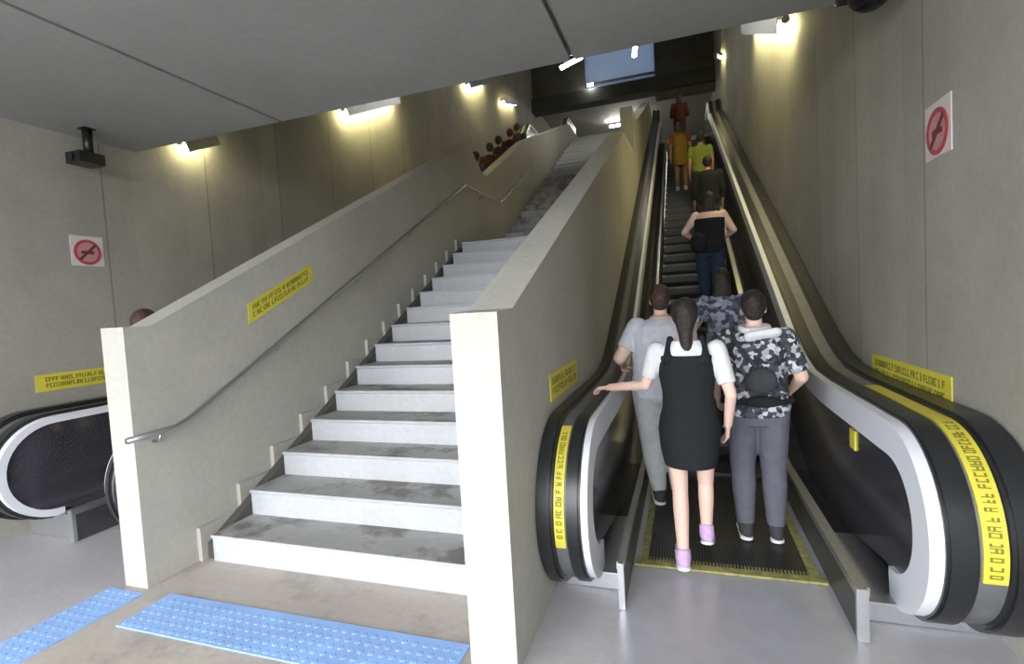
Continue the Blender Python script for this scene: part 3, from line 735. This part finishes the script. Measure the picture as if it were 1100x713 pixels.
M['shoe_lilac'] = cloth('lilac_shoe', (.55, .38, .62)); M['shoe_dark'] = cloth('dark_shoe', (.05, .05, .055))
M['shoe_white'] = cloth('white_shoe', (.75, .75, .76))
M['c_black'] = cloth('black_cloth', (.016, .018, .02)); M['c_white'] = cloth('white_cotton', (.66, .66, .68))
M['c_grey'] = cloth('pale_grey_cotton', (.58, .60, .66)); M['c_greytr'] = cloth('pale_grey_trousers', (.44, .45, .44))
M['c_slate'] = cloth('slate_trousers', (.115, .115, .14)); M['c_navy'] = cloth('navy_cloth', (.02, .028, .05))
M['c_print'] = pattern('black_white_print', [(.02, .02, .025), (.05, .055, .06), (.35, .36, .4), (.07, .07, .085), (.55, .55, .6), (.03, .03, .04)], 38, 2)
M['c_floral'] = pattern('blue_grey_print', [(.05, .055, .09), (.25, .26, .33), (.10, .11, .16), (.36, .36, .42)], 24, 5)
M['c_orange'] = cloth('rust_top', (.22, .075, .03)); M['c_yellow'] = cloth('mustard_skirt', (.30, .19, .035)); M['c_green'] = cloth('lime_shirt', (.20, .25, .055))
M['c_maroon'] = cloth('maroon_top', (.075, .024, .02)); M['c_dark'] = cloth('charcoal_cloth', (.05, .052, .056)); M['c_jeans'] = cloth('dark_jeans', (.03, .045, .08))
M['c_red'] = cloth('red_shirt', (.35, .05, .06))

def on_step(i, x, dy=.2): return (x, 3.3 + i * STEP_D + dy, step_z(i) + .001)
# woman in the black pinafore, stepping on
person('woman in short black pinafore dress stepping onto the escalator, hand on the handrail', (0.0, 3.30, .019), 0, 1.64,
       pose=dict(kneeL=(-.07, -.0, .49), ankL=(-.065, -.06, .085), kneeR=(.09, .12, .50), ankR=(.085, .10, .19), fR=(.02, .14, -.10),
                 elL=(-.26, .03, 1.16), wrL=(-.51, .16, 1.122), dL=(-.8, .45, -.15), nL=(0, .1, 1), tL=1, curlL=.55,
                 elR=(.25, -.06, 1.11), wrR=(.235, .06, .90)),
       wear=[('tee', 'c_white', .86, .75), ('dress', 'c_black', .65), ('shoes', 'shoe_lilac')], hair='tail', female=True, build=.9, vox=.0075)
person('man in black and white printed shirt and grey trousers with a dark waist bag', (.44, 3.78, .013), -.05, 1.67,
       pose=dict(elL=(-.27, -.0, 1.12), wrL=(-.25, .16, .95), elR=(.28, .02, 1.12), wrR=(.24, .2, 1.0), kneeL=(-.1, .03, .49)),
       wear=[('trousers', 'c_slate'), ('shirt', 'c_print', .86, .85), ('belt_bag', 'c_black'), ('sling_bag', 'c_dark'), ('collar', 'c_white', 0, 0, 0, 'white cloth round the neck'), ('shoes', 'shoe_dark')], skin='skin', build=1.12, vox=.0075)
person('man in pale grey shirt and trousers ahead of the woman in black', on_step(2, -.2, .2), .1, 1.76,
       pose=dict(elL=(-.31, .0, 1.15), wrL=(-.29, .2, 1.07), nL=(0, .1, 1), hipL=(-.1, 0, .9), kneeL=(-.09, .02, .49), ankL=(-.05, -.03, .085)), lean=(.03, .12),
       wear=[('trousers', 'c_greytr'), ('tee', 'c_grey', .84, .7), ('shoes', 'shoe_dark')], build=1.3, skin='skin', hairm='hair_brown', vox=.009)
person('person in blue and grey printed top just beyond the waist-bag man', on_step(5, .36, .2), -.05, 1.68,
       pose=dict(elL=(-.27, .03, 1.13), wrL=(-.20, .24, 1.2)), wear=[('trousers', 'c_dark'), ('shirt', 'c_floral', .82, .8), ('shoes', 'shoe_dark')], hair='long', female=True, vox=.010)
person('person in black sleeveless top with bare arms further up the escalator', on_step(11, .38), 0, 1.68,
       pose=dict(elL=(-.34, -.02, 1.16), wrL=(-.2, .18, 1.05), elR=(.32, .0, 1.14), wrR=(.2, .2, 1.05)), wear=[('trousers', 'c_jeans'), ('tank', 'c_black'), ('shoes', 'shoe_dark'), ('bag', 'c_black', (-.16, -.18, .98), (.12, .07, .15), (-.16, -.02, 1.42))], hair='long', skin='skin', build=1.2, vox=.012)
person('person all in dark clothes standing above the black sleeveless top', on_step(16, .48), 0, 1.68,
       wear=[('trousers', 'c_dark'), ('shirt', 'c_black', .82, 1.6), ('shoes', 'shoe_dark')], skin='skin_tan', build=1.1, vox=.012)
person('person in lime green shirt by the wall-side handrail near the top', on_step(21, .45), 0, 1.66,
       wear=[('trousers', 'c_dark'), ('tee', 'c_green', .84, .7), ('shoes', 'shoe_dark')], skin='skin_tan', build=1.1, vox=.013)
person('person in rust top and mustard skirt near the top of the escalator', on_step(25, .05), 0, 1.66,
       wear=[('dress', 'c_yellow', .62), ('tee', 'c_orange', .9, .7), ('shoes', 'shoe_white')], hair='long', hairm='hair_brown', skin='skin_tan', female=True, vox=.013)
person('person in maroon top at the very top of the escalator', on_step(36, .08), 0, 1.72,
       wear=[('trousers', 'c_dark'), ('shirt', 'c_maroon', .82, 1.5), ('shoes', 'shoe_dark')], hair='long', hairm='hair_brown', skin='skin_tan', vox=.014)
# people riding the other escalator, only heads and shoulders seen over the parapet
for i, x, w, hm, txt in ((16, -4.15, 'c_maroon', 'hair_brown', 'lowest of the dark heads above the parapet'), (18, -4.2, 'c_dark', 'hair', 'second of the dark heads above the parapet'),
                         (20, -4.15, 'c_maroon', 'hair_brown', 'third of the dark heads above the parapet'), (22, -4.2, 'c_dark', 'hair', 'fourth of the dark heads above the parapet'),
                         (24, -4.15, 'c_maroon', 'hair_brown', 'fifth of the dark heads above the parapet'), (26, -4.2, 'c_dark', 'hair', 'topmost of the dark heads above the parapet')):
    person('person riding the other escalator, ' + txt, (x, 3.41 + i * STEP_D, step_z(i + 2) + .007), 0, 1.82, wear=[('trousers', 'c_dark'), ('shirt', w, .82, 1.5), ('shoes', 'shoe_dark')], hair='short', hairm=hm, skin='skin_tan', vox=.016, build=.95, pose=dict(elL=(-.21, -.03, 1.1), elR=(.21, -.03, 1.1), wrL=(-.16, .1, .9), wrR=(.16, .1, .9)))
person('person in red whose hair just shows over the low end of the stair parapet', (-4.15, 2.98, .011), 0, 1.80, wear=[('trousers', 'c_dark'), ('tee', 'c_red', .84, .7), ('shoes', 'shoe_dark')], hairm='hair_brown', skin='skin_tan', vox=.014)

# ------------------------------------------------------------------ daylight from the open side behind the viewer
w = bpy.data.worlds.new('World'); sc.world = w; w.use_nodes = True
bg = w.node_tree.nodes['Background']; bg.inputs[0].default_value = (.93, .96, 1., 1); bg.inputs[1].default_value = 10.8

# ------------------------------------------------------------------ camera
f, yaw, pitch, roll = 550.478, math.radians(-18.701), math.radians(-3.013), math.radians(-3.277)
fw = Vector((math.sin(yaw) * math.cos(pitch), math.cos(yaw) * math.cos(pitch), math.sin(pitch)))
rt = Vector((math.cos(yaw), -math.sin(yaw), 0)); up = rt.cross(fw)
rt2 = rt * math.cos(roll) + up * math.sin(roll); up2 = -rt * math.sin(roll) + up * math.cos(roll)
cam = bpy.data.cameras.new('camera'); co = bpy.data.objects.new('camera', cam); C.objects.link(co)
co.matrix_world = Matrix(((rt2.x, up2.x, -fw.x, 0), (rt2.y, up2.y, -fw.y, 0), (rt2.z, up2.z, -fw.z, 1.7), (0, 0, 0, 1)))
cam.sensor_fit = 'HORIZONTAL'; cam.sensor_width = 36; cam.lens = f / 1100 * 36; cam.clip_start = .05; cam.clip_end = 200
sc.camera = co
try:
    sc.cycles.max_bounces = 10; sc.cycles.diffuse_bounces = 6; sc.cycles.use_denoising = True; sc.cycles.sample_clamp_indirect = 4
except Exception: pass
